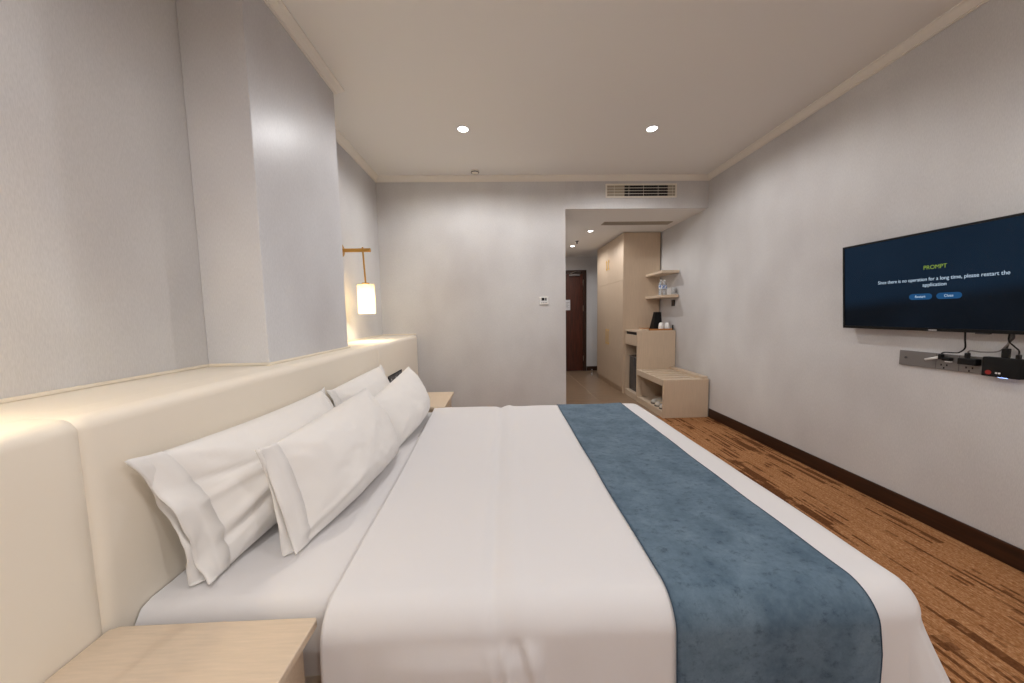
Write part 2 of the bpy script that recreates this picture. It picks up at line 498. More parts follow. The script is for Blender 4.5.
# ------------------------------------------------------------ bed
SHEET_Z = 0.500
bed = thing('bed', 'wide double bed with white sheet standing between two bedside tables', 'bed', (0.05, 1.74, 0.0))
box('base', -0.955, 1.00, 0.885, 2.60, 0.09, 0.26, M['leather'], bed, 0.012)
for lx in (-0.85, 0.90):
    for ly in (0.98, 2.50):
        box('leg', lx - .03, lx + .03, ly - .03, ly + .03, 0.0, 0.089, M['darkwood'], bed)
def bm_soft_box(x0, x1, y0, y1, z0, z1, r, bumps=0.0):
    b = bm_box(x0, x1, y0, y1, z0, z1, r, 5); return b
mt = autosmooth(finish('mattress', bm_soft_box(-0.960, 1.010, 0.852, 2.63, 0.262, SHEET_Z - .006, 0.045), M['linen'], bed))
# fitted sheet: only the head part shows
def sheet():
    b = bmesh.new(); NX, NY = 26, 70
    x0, x1, y0, y1, r = -0.966, -0.30, 0.842, 2.640, 0.05
    cols = []
    ys = [(-1, d) for d in (0.23, .18, .12, .07, .03)] + [(0, t / 60) for t in range(61)] + [(1, d) for d in (.03, .07, .12, .18, .23)]
    for (sd, q) in ys:
        row = []
        for i in range(NX):
            x = x0 + (x1 - x0) * i / (NX - 1)
            if sd == 0:
                y = y0 + r + (y1 - y0 - 2 * r) * q; z = SHEET_Z
                z += 0.004 * noise.noise((x * 6, y * 5, 1)) + 0.002 * noise.noise((x * 17, y * 12, 4))
            else:
                ang = min(q / r, PI / 2); dr = r * (1 - math.cos(ang)) + max(0, q - r * PI / 2); h = r * math.sin(ang)
                y = (y0 + r - h) if sd < 0 else (y1 - r + h); z = SHEET_Z - dr
                y += (-1 if sd < 0 else 1) * 0.004 * noise.noise((x * 14, z * 3, 2))
            row.append(b.verts.new((x, y, z)))
        cols.append(row)
    for a, c in zip(cols, cols[1:]):
        for k in range(NX - 1): b.faces.new((a[k], a[k + 1], c[k + 1], c[k]))
    bmesh.ops.recalc_face_normals(b, faces=b.faces)
    o = finish('sheet', b, M['linen'], bed, smooth=True); return o
sheet()

# duvet, draped over near side, far side and foot
DZ, DR, DY0, DY1, DX1 = 0.522, 0.082, 0.770, 2.690, 1.118
DROP = 0.44
def head_x(y):  # the duvet's head edge runs a little askew
    t = (y - DY0) / (DY1 - DY0); t = max(0, min(1, t))
    return -0.455 - 0.085 * t ** 1.3
def drape(s, t, out=0.0):
    """s along the bed (x on top, then down the foot), t across (y on top, then down the sides)"""
    L = DROP
    ex = max(0.0, s - (DX1 - DR)); sy = 0
    if t < DY0 + DR: ey, sy = DY0 + DR - t, -1
    elif t > DY1 - DR: ey, sy = t - (DY1 - DR), 1
    else: ey = 0.0
    cx, cy = min(s, DX1 - DR), min(max(t, DY0 + DR), DY1 - DR)
    z0 = DZ
    # soft puffiness and the pressed fold across the bed
    z0 += 0.006 * noise.noise((cx * 2.2, cy * 1.6, 5)) + 0.0025 * noise.noise((cx * 8, cy * 5, 9))
    fold = cx - 0.004 + 0.012 * math.sin(cy * 1.7)
    z0 += 0.006 / (1 + math.exp(fold * 70)) - 0.011 * math.exp(-((fold + 0.03) / 0.024) ** 2) + 0.009 * math.exp(-((fold - 0.035) / 0.030) ** 2)
    d = max(ex, ey)
    if d <= 0: return Vector((cx, cy, z0 + out))
    h = math.hypot(ex, ey); dx, dy = ex / h, sy * ey / h
    r = DR + out; q = d / DR
    if q < PI / 2:
        hor, drop = r * math.sin(q), r * (1 - math.cos(q)); v = 0.0
    else:
        v = (d - DR * PI / 2); hor, drop = r + 0.03 * v, r + v
    tang = math.atan2(abs(dy), dx) if (ex > 0 and ey > 0) else (0.0 if ex > 0 else PI / 2)
    corner = math.sin(2 * tang) if (ex > 0 and ey > 0) else 0.0
    u = cx * dy * sy + cy * dx + tang * 0.35
    w = min(1.0, v / 0.25)
    wr = (0.010 * noise.noise((u * 6 + cx * 3, v * 1.2, 2 + sy)) + 0.006 * noise.noise((u * 15, v * 4, 8 + sy))) * w
    # slanting crease on the near side below the pressed fold
    if sy < 0 and ex <= 0:
        for c0, sl, amp, wd_, vm in ((-0.015, 0.16, 0.014, 0.012, .30), (0.020, 0.30, -0.012, 0.012, .22), (0.050, 0.10, 0.010, 0.013, .26), (0.000, -0.12, -0.010, 0.012, .20), (-0.045, 0.05, 0.006, 0.014, .30)):
            wr += amp * math.exp(-((cx - c0 - sl * v) / wd_) ** 2) * min(1, v / .03) * max(0, 1 - v / vm)
        wr += 0.012 / (1 + math.exp((cx - 0.085) * 300)) * min(1, v / .06) * (1 if cx > -0.2 else max(0, 1 + (cx + .2) / .15))
    wr += corner * (0.40 * v * v / (v + .03) + 0.008 * math.exp(-((tang - 1.25 + v * 1.2) / .10) ** 2) * min(1, v / .05) - 0.006 * math.exp(-((tang - 1.02 + v * 1.0) / .09) ** 2) * min(1, v / .05))
    hor += wr
    return Vector((cx + dx * hor, cy + dy * hor, z0 + out - drop))
def drape_n(s, t, off):
    e = 0.002
    a = drape(s + e, t) - drape(s - e, t); b = drape(s, t + e) - drape(s, t - e)
    n = a.cross(b)
    if n.length < 1e-12: return drape(s, t)
    n.normalize(); return drape(s, t) + n * off
def span(lo, edge0, edge1, hi, ntop, nside):
    """flat coordinates, dense over the rounded edges"""
    out = []
    if lo is not None:
        out += [edge0 - (edge0 - lo) * (1 - k / nside) for k in range(nside)]
    out += [edge0 + (edge1 - edge0) * k / ntop for k in range(ntop)]
    out += [edge1 + (hi - edge1) * k / nside for k in range(nside + 1)]
    return out
def duvet():
    b = bmesh.new()
    ts = span(DY0 + DR - DROP, DY0 + DR, DY1 - DR, DY1 - DR + DROP, 90, 40)
    q = [k / 190 for k in range(190)]; ss_u = q
    foot = [DX1 - DR + DROP * k / 40 for k in range(41)]
    rows = []
    for t in ts:
        h = head_x(t); row = []
        for k in q: row.append(b.verts.new(drape(h + (DX1 - DR - h) * k, t)))
        for s in foot: row.append(b.verts.new(drape(s, t)))
        rows.append(row)
    for a, c in zip(rows, rows[1:]):
        for k in range(len(a) - 1): b.faces.new((a[k], a[k + 1], c[k + 1], c[k]))
    bmesh.ops.remove_doubles(b, verts=b.verts, dist=0.00005)
    for f in b.faces: f.normal_update()
    bmesh.ops.recalc_face_normals(b, faces=b.faces)
    o = finish('duvet', b, M['linen'], None, smooth=True)
    up = sum(p.normal.z for p in o.data.polygons)
    m = o.modifiers.new('thick', 'SOLIDIFY'); m.thickness = 0.008; m.offset = -1.0 if up > 0 else 1.0
    tag(o, 'smooth white duvet spread over the bed and hanging down its sides', 'duvet'); return o
duvet()
def runner():
    x0, x1 = 0.424, 0.932
    b = bmesh.new(); rows = []
    ts = span(DY0 + DR - 0.40, DY0 + DR, DY1 - DR, DY1 - DR + 0.40, 90, 40)
    nx = 44
    def edge(t, k):
        wob = 0.006 * noise.noise((t * 2.0, k * 3, 1))
        return x0 + (x1 - x0) * k / nx + wob + 0.010 * max(0, min(1, (t - 1.6))) + 0.020 * (k / nx) * max(0, min(1, (DY0 + DR - t) / .2))
    for t in ts: rows.append([b.verts.new(drape_n(edge(t, k), t, 0.007)) for k in range(nx + 1)])
    for a, c in zip(rows, rows[1:]):
        for k in range(nx): b.faces.new((a[k], a[k + 1], c[k + 1], c[k]))
    bmesh.ops.recalc_face_normals(b, faces=b.faces)
    o = finish('bed_runner', b, M['velvet'], None, smooth=True)
    up = sum(p.normal.z for p in o.data.polygons)
    m = o.modifiers.new('thick', 'SOLIDIFY'); m.thickness = 0.005; m.offset = -1.0 if up > 0 else 1.0
    tag(o, 'blue mottled velvet runner laid across the foot of the white bed', 'bed runner')
    for k in (0, nx):
        h = finish('hem', bm_tube([drape_n(edge(t, k), t, 0.007) for t in ts], 0.0016, 6), M['hem'], o, smooth=True)
    return o
runner()

# ------------------------------------------------------------ pillows
BT = SHEET_Z + 0.006
def pillow(name, label, dyb, wave, yn, yf, xb_n, xb_f, zb, xt_n, xt_f, zt, tf, tb, seed, flange_n=0.055, flange_f=0.0, pinch=(0.05, 0.06), xmin=-0.955, creases=(), pinch_far=-0.02):
    """a stuffed case: near/far y, x of the bottom and top edge at both ends, front and back bulge"""
    B0 = Vector((xb_n, yn + dyb, zb)); B1 = Vector((xb_f, yf, zb)); zt = zt if isinstance(zt, tuple) else (zt, zt); T0 = Vector((xt_n, yn, zt[0])); T1 = Vector((xt_f, yf, zt[1]))
    a = ((B1 - B0) + (T1 - T0)).normalized(); up = ((T0 - B0) + (T1 - B1)).normalized()
    n = a.cross(up).normalized()
    if n.x < 0: n = -n
    NU, NV = 60, 40
    def surf(u, v, side):
        uu = u * (1 - (pinch[0] if u < 0 else pinch_far * u) * (1 - v * v)); vv = v * (1 - pinch[1] * (1 - u * u))
        p0 = B0.lerp(B1, (uu + 1) / 2); p1 = T0.lerp(T1, (uu + 1) / 2)
        p = p0.lerp(p1, (vv + 1) / 2)
        eu, ev = max(0.0, 1 - abs(u) ** (3.0 if u < 0 else 2.4)), max(0.0, 1 - abs(v) ** 2.5); e = eu * ev
        h = eu ** (0.95 if u < 0 else 0.60) * ev ** 0.55 * (1 - 0.16 * v)
        th = (tf if side > 0 else tb) * h
        # creases run in from the seams
        w = (0.010 * noise.noise((u * 3.1 + seed, v * 2.3, seed)) + 0.0035 * noise.noise((u * 8 + seed, v * 5.5, seed + 2)) + 0.0018 * noise.noise((u * 17, v * 13 + seed, seed))) * (e ** 0.3)
        cr = 0.0
        for cu, cv in ((-1, -1), (-1, 1), (1, -1), (1, 1)):
            dd = math.hypot((u - cu) * 1.6, v - cv); an = math.atan2(v - cv, (u - cu) * 1.6)
            cr += 0.004 * math.sin(an * 11 + seed) * math.exp(-((dd - 0.45) / 0.28) ** 2)
        for (c0, c1, c2, um, dep, wd_) in creases:
            if u < um: w += dep * math.exp(-((v - (c0 + c1 * (u + 1) + c2 * (u + 1) ** 2)) / wd_) ** 2) * min(1, (um - u) / .2) * min(1, (u + 1) / .08)
        p = p + n * ((th + (w + cr * e ** .4)) if side > 0 else -(th - w * .5))
        p.z = max(p.z, BT + 0.002 * (side > 0)); p.x = max(p.x, xmin)
        return p
    b = bmesh.new()
    f = [[b.verts.new(surf(-1 + 2 * i / NU, -1 + 2 * j / NV, 1)) for j in range(NV + 1)] for i in range(NU + 1)]
    k = [[f[i][j] if i in (0, NU) or j in (0, NV) else b.verts.new(surf(-1 + 2 * i / NU, -1 + 2 * j / NV, -1)) for j in range(NV + 1)] for i in range(NU + 1)]
    for i in range(NU):
        for j in range(NV):
            b.faces.new((f[i][j], f[i + 1][j], f[i + 1][j + 1], f[i][j + 1]))
            try: b.faces.new((k[i][j], k[i][j + 1], k[i + 1][j + 1], k[i + 1][j]))
            except ValueError: pass
    bmesh.ops.recalc_face_normals(b, faces=b.faces)
    o = finish(name, b, M['pillow'], None, smooth=True); tag(o, label, 'pillow', 'pillows at the head of the bed')
    for sgn, wd, lay in ((-1, flange_n, 0), (1, flange_f, 0), (-1, flange_n if flange_n > .04 else 0, 1)):
        if wd <= 0: continue
        ph = seed + lay * 1.9
        fb = bmesh.new(); rows = []
        NF = 6
        for j in range(NV + 1):
            v = -1 + 2 * j / NV; p = surf(sgn, v, 1); ins = surf(sgn * 0.955, v, 1 if lay == 0 else -1); row = []
            for q in range(NF + 1):
                t = q / NF
                wav = wave * 0.016 * t * math.sin(v * 5.2 + ph) + wave * 0.010 * t * noise.noise((v * 5, t * 2, ph)) - lay * (0.004 + 0.030 * t * (1 - v) * .5)
                pp = p + a * sgn * wd * t * (1 + 0.16 * math.sin(v * 4.4 + ph)) + n * wav + up * (0.010 * t * v)
                pp = pp + n * (0.008 * (1 - t) * (1 - v * v) * (1 if lay == 0 else -1))
                if q == 0: pp = ins + n * (0.0025 if lay == 0 else -0.0025)
                pp.z = max(pp.z, BT + 0.001 + (0.002 * q if lay == 0 else 0.0005 * q)); pp.x = max(pp.x, xmin - 0.006)
                row.append(fb.verts.new(pp))
            rows.append(row)
        for r0, r1 in zip(rows, rows[1:]):
            for q in range(NF): fb.faces.new((r0[q], r1[q], r1[q + 1], r0[q + 1]))
        bmesh.ops.recalc_face_normals(fb, faces=fb.faces)
        fo = finish('flange', fb, M['pillow'], o, smooth=True)
        m = fo.modifiers.new('thick', 'SOLIDIFY'); m.thickness = 0.004; m.offset = 0
    return o
pillow('pillow', 'nearest white pillow propped against the headboard with a loose flanged end', 0.05, 1.0, 0.915, 1.780, -0.835, -0.835, 0.505, -0.948, -0.948, (0.890, 0.872), 0.125, 0.050, 1.3, 0.062, 0.03, (0.075, 0.06), creases=((-.62, .75, .0, -.35, -.016, .07), (-.42, .75, .0, -.35, .014, .09), (.45, -.5, .3, -.3, -.010, .05), (.1, .3, -.4, -.45, .010, .06)))
pillow('pillow', 'far white pillow against the headboard, beside the black socket panel', 0.0, 0.6, 1.860, 2.610, -0.835, -0.835, 0.505, -0.945, -0.945, (0.850, 0.868), 0.105, 0.050, 4.1, 0.035, 0.03, (0.05, -0.01))
pillow('pillow', 'white pillow leaning in front of the nearest pillow, its flange facing the camera', 0.0, 0.35, 1.062, 1.820, -0.655, -0.580, 0.505, -0.735, -0.735, (0.850, 0.868), 0.125, 0.055, 7.7, 0.052, 0.0, (0.04, 0.01), -0.90, ((-.9, .5, 0, -.3, -.010, .06), (-.75, .5, 0, -.3, .008, .06)))
pillow('pillow', 'front white pillow farthest along the bed, next to the far bedside table', 0.0, 0.5, 1.845, 2.590, -0.595, -0.585, 0.505, -0.735, -0.715, (0.790, 0.866), 0.125, 0.055, 9.2, 0.0, 0.0, (0.02, 0.02), -0.90)

# ------------------------------------------------------------ bedside tables
def nightstand(y0, y1, label):
    x0, x1, zt = HB + .003, -0.472, 0.505
    t = thing('bedside_table', label, 'bedside table', ((x0 + x1) / 2, (y0 + y1) / 2, 0), 'pair of bedside tables')
    # top with rounded corners towards the room and at the bed side
    R = 0.008; pl = [(x0, y0)]
    for cx, cy, a0 in ((x1 - R, y0 + R, -PI / 2), (x1 - R, y1 - R, 0.0)):
        for k in range(7): a = a0 + k / 6 * PI / 2; pl.append((cx + R * math.cos(a), cy + R * math.sin(a)))
    pl.append((x0 + .02, y1)); pl.append((x0, y1 - .01))
    top = finish('top', bm_prism(pl, 'z', zt - 0.022, zt), M['veneer'], t); bevel_mod(top, 0.003)
    box('carcass', x0, x1 - .045, y0 + .02, y1 - .02, 0.12, zt - .0225, M['veneer_v'], t, 0.002, 1)
    for k in range(2):
        z0 = 0.135 + k * 0.172
        d = box('drawer', x1 - .0445, x1 - .026, y0 + .024, y1 - .024, z0, z0 + 0.160, M['veneer'], t, 0.002, 1)
        box('handle', x1 - .0255, x1 - .016, (y0 + y1) / 2 - .06, (y0 + y1) / 2 + .06, z0 + .142, z0 + .154, M['gold'], d, 0.002, 1)
    for ly in (y0 + .03, y1 - .06):
        for lx in (x0 + .03, x1 - .09):
            box('leg', lx, lx + .03, ly, ly + .03, 0.0, 0.1195, M['darkwood'], t, 0.002, 1)
    return t
ns = nightstand(0.250, 0.800, 'pale oak bedside table closest to the camera, beside the near pillows')
dup(ns, (0, 2.468, 0), 'pale oak bedside table on the far side of the bed by the grey wall')

# ------------------------------------------------------------ lamps
def pendant_sconce(y, label):
    t = thing('wall_lamp', label, 'lamp', (XL + .0005, y, 1.827), 'brass bracket lamps over the headboard ledge')
    bp = bmesh.new(); bm_lathe([(0, 0), (0.053, 0), (0.055, 0.002), (0.055, 0.005), (0.053, 0.007), (0, 0.007)], 0, 0, 28, bp)
    bmesh.ops.rotate(bp, verts=bp.verts, cent=(0, 0, 0), matrix=Matrix.Rotation(PI / 2, 3, 'Y'))
    bmesh.ops.translate(bp, verts=bp.verts, vec=(XL + .001, y, 1.827))
    autosmooth(finish('wall_plate', bp, M['brass'], t))
    autosmooth(finish('arm', bm_tube([(XL + .0085, y, 1.827), (-1.128, y, 1.827)], 0.016, 14), M['brass'], t))
    autosmooth(finish('arm_end', bm_tube([(-1.1275, y, 1.827), (-1.120, y, 1.827)], 0.017, 14), M['brass'], t))
    autosmooth(finish('rod', bm_tube([(-1.186, y, 1.852), (-1.176, y, 1.545)], 0.0075, 10), M['brass'], t))
    sx = -1.176
    sh = bm_lathe([(0.030, 1.533), (0.070, 1.530), (0.070, 1.278), (0.067, 1.278), (0.067, 1.527), (0.030, 1.530)], sx, y, 36)
    s = autosmooth(finish('shade', sh, M['shade'], t))
    autosmooth(finish('cap', bm_lathe([(0, 1.546), (0.030, 1.546), (0.034, 1.534), (0, 1.534)], sx, y, 20), M['brass'], s))
    autosmooth(finish('bulb', bm_lathe([(0, 1.360), (0.018, 1.366), (0.026, 1.39), (0.022, 1.43), (0.014, 1.47), (0.014, 1.53), (0, 1.53)], sx, y, 16), M['bulb'], s))
    return t
M['bulb'] = mat_emit('warm_bulb', (1.0, 0.80, 0.5), 55.0)
def bulb_light(y):
    ld = bpy.data.lights.new('lamp_light', 'POINT'); ld.energy = BEDLAMP_W; ld.color = WARM_COL; ld.shadow_soft_size = 0.02
    lo = bpy.data.objects.new('lamp_light', ld); C.objects.link(lo); return lo
for y, lab in ((3.02, 'brass bracket lamp with white cylinder shade glowing on the far left wall'), (0.50, 'brass bracket lamp in the near recess above the closest bedside table')):
    s = pendant_sconce(y, lab); l = bulb_light(y); l.parent = s; l.location = Vector((-1.176, y, 1.335)) - Vector((XL + .0005, y, 1.827))

def downlight(x, y, z, label, w, r=0.042, group='round recessed ceiling lights'):
    t = thing('downlight', label, 'ceiling light', (x, y, z), group)
    autosmooth(finish('trim_ring', bm_lathe([(r, z - .0005), (r + .012, z - .0005), (r + .012, z - .004), (r + .004, z - .006), (r, z - .004), (r, z - .0005)], x, y, 32), M['white'], t))
    finish('lens', bm_lathe([(0, z - .002), (r - .001, z - .002)], x, y, 32), M['led'], t)
    ld = bpy.data.lights.new('downlight_light', 'SPOT'); ld.energy = w; ld.color = DOWN_COL
    ld.spot_size = math.radians(168); ld.spot_blend = 0.4; ld.shadow_soft_size = 0.035
    lo = bpy.data.objects.new('downlight_light', ld); C.objects.link(lo); lo.parent = t; lo.location = (0, 0, -0.012)
    return t
downlight(-0.284, 2.96, ZC, 'lit ceiling downlight nearer the left wall, above the pillows', DOWNLIGHT_W)
downlight(1.315, 2.955, ZC, 'lit ceiling downlight nearer the air vent, above the bed foot', DOWNLIGHT_W)
for yy, wh in ((0.10, 'behind the nearest pair'), (-1.70, 'near the back wall')):  # unseen downlight pairs, added out of view to brighten the room
    downlight(-0.284, yy, ZC, 'unseen added ceiling downlight on the bed side ' + wh, DOWNLIGHT_W)
    downlight(1.315, yy, ZC, 'unseen added ceiling downlight on the television side ' + wh, DOWNLIGHT_W)
downlight(1.333, 4.99, ZH, 'hall downlight nearest the slot in the lowered ceiling', HALL_W, 0.036, 'hall downlights')
downlight(1.301, 6.07, ZH, 'hall downlight closest to the dark entrance door', HALL_W, 0.036, 'hall downlights')

# smoke detector and sprinkler
t = thing('smoke_detector', 'small round smoke detector on the ceiling near the far cornice', 'smoke detector', (-0.247, 3.79, ZC))
autosmooth(finish('body', bm_lathe([(0, ZC - .0005), (0.045, ZC - .0005), (0.045, ZC - .010), (0.036, ZC - .022), (0, ZC - .026)], -0.247, 3.79, 28), M['cream_metal'], t))
autosmooth(finish('grille_ring', bm_lathe([(0.0395, ZC - .0185), (0.0435, ZC - .0135), (0.0450, ZC - .0165), (0.0405, ZC - .0215)], -0.247, 3.79, 28), M['greydark'], t))
t = thing('sprinkler', 'small sprinkler head hanging between the two hall downlights', 'sprinkler', (1.287, 5.66, ZH))
autosmooth(finish('escutcheon', bm_lathe([(0, ZH - .0005), (0.035, ZH - .0005), (0.03, ZH - .008), (0, ZH - .01)], 1.287, 5.66, 20), M['chrome'], t))
autosmooth(finish('nozzle', bm_lathe([(0.012, ZH - .0105), (0.010, ZH - .035), (0.016, ZH - .038), (0.016, ZH - .042), (0, ZH - .042)], 1.287, 5.66, 14), M['greydark'], t))

# ------------------------------------------------------------ air vents
def ac_vent():
    x0, x1, z0, z1 = 1.227, 2.052, 2.560, 2.715
    y = YF - .0005
    t = thing('air_vent', 'cream air conditioning grille in the bulkhead above the hall opening', 'air vent', ((x0 + x1) / 2, y, z0))
    fw = 0.016
    b = bmesh.new()
    bm_box(x0, x1, y - .010, y, z0, z0 + fw, bm=b); bm_box(x0, x1, y - .010, y, z1 - fw, z1, bm=b)
    bm_box(x0, x0 + fw, y - .010, y, z0 + fw, z1 - fw, bm=b); bm_box(x1 - fw, x1, y - .010, y, z0 + fw, z1 - fw, bm=b)
    finish('frame', b, M['cream_metal'], t)
    box('blanking_plate', x0 + fw, 1.447, y - .0018, y, z0 + fw, z1 - fw, M['duct'], t)
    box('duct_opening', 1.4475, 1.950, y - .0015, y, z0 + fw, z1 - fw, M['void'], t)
    box('blanking_plate', 1.9505, x1 - fw, y - .0018, y, z0 + fw, z1 - fw, M['duct'], t)
    h = z1 - z0 - 2 * fw
    for k in range(4):
        zc = z0 + fw + h * (k + .5) / 4 + (0.004 if k else 0.002)
        box('slat', x0 + fw, x1 - fw, y - .0085, y - .006, zc + .008, zc + .0135, M['cream_metal'], t)
    n = 42
    for k in range(n):
        xc = x0 + fw + (x1 - x0 - 2 * fw) * (k + .5) / n
        box('fin', xc - .0013, xc + .0013, y - .0055, y - .002, z0 + fw, z1 - fw, M['cream_metal'] if k % 9 == 4 else M['greydark'] if 1.447 < xc < 1.95 else M['duct'], t)
ac_vent()
def slot_vent():
    x0, x1, y0, y1, z = 1.385, 2.305, 4.500, 4.650, ZH - .0005
    t = thing('slot_vent', 'long narrow return air grille in the lowered hall ceiling', 'air vent', ((x0 + x1) / 2, (y0 + y1) / 2, z))
    b = bmesh.new(); w = 0.012
    bm_box(x0, x1, y0, y0 + w, z - .006, z, bm=b); bm_box(x0, x1, y1 - w, y1, z - .006, z, bm=b)
    bm_box(x0, x0 + w, y0 + w, y1 - w, z - .006, z, bm=b); bm_box(x1 - w, x1, y0 + w, y1 - w, z - .006, z, bm=b)
    finish('frame', b, M['duct'], t)
    box('duct_opening', x0 + w, x1 - w, y0 + w, y1 - w, z - .001, z, M['greydark'], t)
    for k in range(9):
        yc = y0 + w + (y1 - y0 - 2 * w) * (k + .5) / 9
        box('slat', x0 + w, x1 - w, yc - .003, yc + .003, z - .0055, z - .0015, M['duct'], t)
slot_vent()

# thermostat
t = thing('thermostat', 'small white thermostat with dark display on the far wall beside the opening', 'thermostat', (0.508, YF, 1.355))
box('body', 0.455, 0.561, YF - .016, YF - .0005, 1.355, 1.447, M['white'], t, 0.004)
box('display', 0.478, 0.512, YF - .0172, YF - .0162, 1.402, 1.434, M['black'], t)
box('display', 0.520, 0.536, YF - .0172, YF - .0162, 1.402, 1.434, M['black'], t)
for k in range(4): box('button', 0.474 + k * .019, 0.486 + k * .019, YF - .0175, YF - .0162, 1.372, 1.380, M['greyplastic'], t)

# headboard socket panel
t = thing('outlet_panel', 'black socket panel set into the headboard above the far pillows', 'socket', (HB, 3.05, 0.66))
box('plate', HB + .0005, HB + .009, 2.86, 3.245, 0.66, 0.742, M['black'], t, 0.003)
for k in range(3):
    g = box('module', HB + .0092, HB + .0105, 2.885 + k * .12, 2.98 + k * .12, 0.672, 0.730, M['darkgrey'], t)
    box('pin_hole', HB + .0106, HB + .0112, 2.925 + k * .12, 2.935 + k * .12, 0.694, 0.708, M['white'], g)

# ------------------------------------------------------------ television
TVC = Vector((2.346, 1.767, 1.388)); TW, TH = 0.975, 0.545
tilt = math.radians(3.9)
tv = thing('television', 'flat screen television showing a dark blue prompt page on the right wall', 'television', TVC)
TVR = Matrix.Rotation(-tilt, 4, 'Y')
def tvpart(name, bm, mat, parent, smooth=False):
    """bm in the screen's frame: x into the wall, y along the wall, z up, about the centre"""
    me = bpy.data.meshes.new(name); bm.to_mesh(me); bm.free(); me.materials.append(mat)
    if smooth:
        for p in me.polygons: p.use_smooth = True
    o = bpy.data.objects.new(name, me); C.objects.link(o); o.parent = parent
    return o
tv.rotation_euler = (0, -tilt, 0)
tvpart('housing', bm_box(0.006, 0.042, -TW / 2, TW / 2, -TH / 2, TH / 2, 0.006), M['black'], tv)
tvpart('rear_bulge', bm_box(0.0425, 0.058, -0.34, 0.34, -0.22, 0.10, 0.008), M['blackmatte'], tv)
b = bmesh.new(); bw = 0.011
bm_box(0.0, 0.0058, -TW / 2, TW / 2, -TH / 2, -TH / 2 + 0.017, bm=b); bm_box(0.0, 0.0058, -TW / 2, TW / 2, TH / 2 - bw, TH / 2, bm=b)
bm_box(0.0, 0.0058, -TW / 2, -TW / 2 + bw, -TH / 2 + 0.017, TH / 2 - bw, bm=b); bm_box(0.0, 0.0058, TW / 2 - bw, TW / 2, -TH / 2 + 0.017, TH / 2 - bw, bm=b)
tvpart('bezel', b, M['black'], tv)
scr = tvpart('screen', bm_box(0.0035, 0.0057, -TW / 2 + bw, TW / 2 - bw, -TH / 2 + 0.017, TH / 2 - bw), M['screen'], tv)
tvpart('logo', bm_box(-0.0008, -0.0001, -0.016, 0.020, -TH / 2 + .003, -TH / 2 + .010), M['chrome'], tv)
tvpart('receiver', bm_box(-0.002, 0.010, -0.215, -0.165, -TH / 2 - .005, -TH / 2 - .0003), M['greydark'], tv)
def text_mesh(s, size, mat, parent, y, z, name, x=0.0022, sx=1.0):
    cu = bpy.data.curves.new('txt', 'FONT'); cu.body = s; cu.size = size; cu.align_x = 'CENTER'; cu.align_y = 'CENTER'; cu.extrude = 0.0002
    cu.offset = 0.0
    to = bpy.data.objects.new('txt', cu); C.objects.link(to)
    bpy.context.view_layer.update()
    me = bpy.data.meshes.new_from_object(to); bpy.data.objects.remove(to); bpy.data.curves.remove(cu)
    mt_ = Matrix(((0, 0, -1, x), (-sx, 0, 0, y), (0, 1, 0, z), (0, 0, 0, 1)))
    me.transform(mt_); me.materials.clear(); me.materials.append(mat); me.name = name
    o = bpy.data.objects.new(name, me); C.objects.link(o); o.parent = parent; return o
zc = 1.388
text_mesh('PROMPT', 0.031, M['txt_green'], scr, -0.001, 1.464 - zc, 'heading_text', sx=0.84)
text_mesh('Since there is no operation for a long time, please restart the', 0.0275, M['txt_white'], scr, 0.0, 1.4015 - zc, 'message_text', sx=0.80)
text_mesh('application', 0.0275, M['txt_white'], scr, 0.0, 1.370 - zc, 'message_text', sx=0.86)
for (ya, yb, s) in ((1.880, 1.776, 'Restart'), (1.758, 1.656, 'Close')):
    c, w, h = (ya + yb) / 2 - 1.767, (ya - yb) / 2, 0.0165
    pl = []
    for k in range(9): a = PI / 2 + k / 8 * PI; pl.append((c - (w - h) * 1 + h * math.cos(a), 1.307 - zc + h * math.sin(a)))
    for k in range(9): a = -PI / 2 + k / 8 * PI; pl.append((c + (w - h) + h * math.cos(a), 1.307 - zc + h * math.sin(a)))
    bt = tvpart('button', bm_prism(pl, 'x', 0.0026, 0.0033), M['btn_blue'], scr)
    text_mesh(s, 0.019, M['txt_white'], scr, c, 1.307 - zc, 'button_text', x=0.0021, sx=0.85)
# wall bracket behind
box('wall_bracket', XR - .022, XR - .0005, 1.60, 1.94, 1.30, 1.44, M['blackmatte'], None)
br = bpy.data.objects['wall_bracket']; tag(br, 'black steel bracket fixing the television to the right wall', 'bracket')

# ------------------------------------------------------------ socket rail, plugs, box, cables under the tv
XW = XR - .0005
rail = thing('socket_rail', 'long grey socket rail on the wall below the television', 'socket', (XW, 1.70, 0.905))
box('rail', XW - .012, XW, 1.440, 1.960, 0.905, 0.992, M['greyplastic'], rail, 0.002, 1)
for yy in (1.785, 1.690, 1.595): box('joint', XW - .0126, XW - .0121, yy - .001, yy + .001, 0.906, 0.991, M['greydark'], rail)
finish('button', bm_tube([(XW - .014, 1.925, 0.951), (XW - .0121, 1.925, 0.951)], 0.007, 14), M['greydark'], rail)
for yc in (1.750, 1.650):
    for dy, dz in ((-.012, -.012), (.012, -.012), (0, -.028)):
        box('pin_hole', XW - .0125, XW - .0121, yc + dy - .003, yc + dy + .003, 0.943 + dz - .005, 0.943 + dz + .005, M['black'], rail)
pl1 = thing('plug', 'small black plug with white stripe in the socket rail', 'plug', (XW - .012, 1.752, 0.955))
box('body', XW - .036, XW - .0127, 1.712, 1.748, 0.957, 0.975, M['black'], pl1, 0.004)
box('stripe', XW - .030, XW - .0127, 1.716, 1.736, 0.950, 0.9565, M['white'], pl1)
box('cable_collar', XW - .040, XW - .018, 1.744, 1.760, 0.962, 0.992, M['black'], pl1, 0.004)
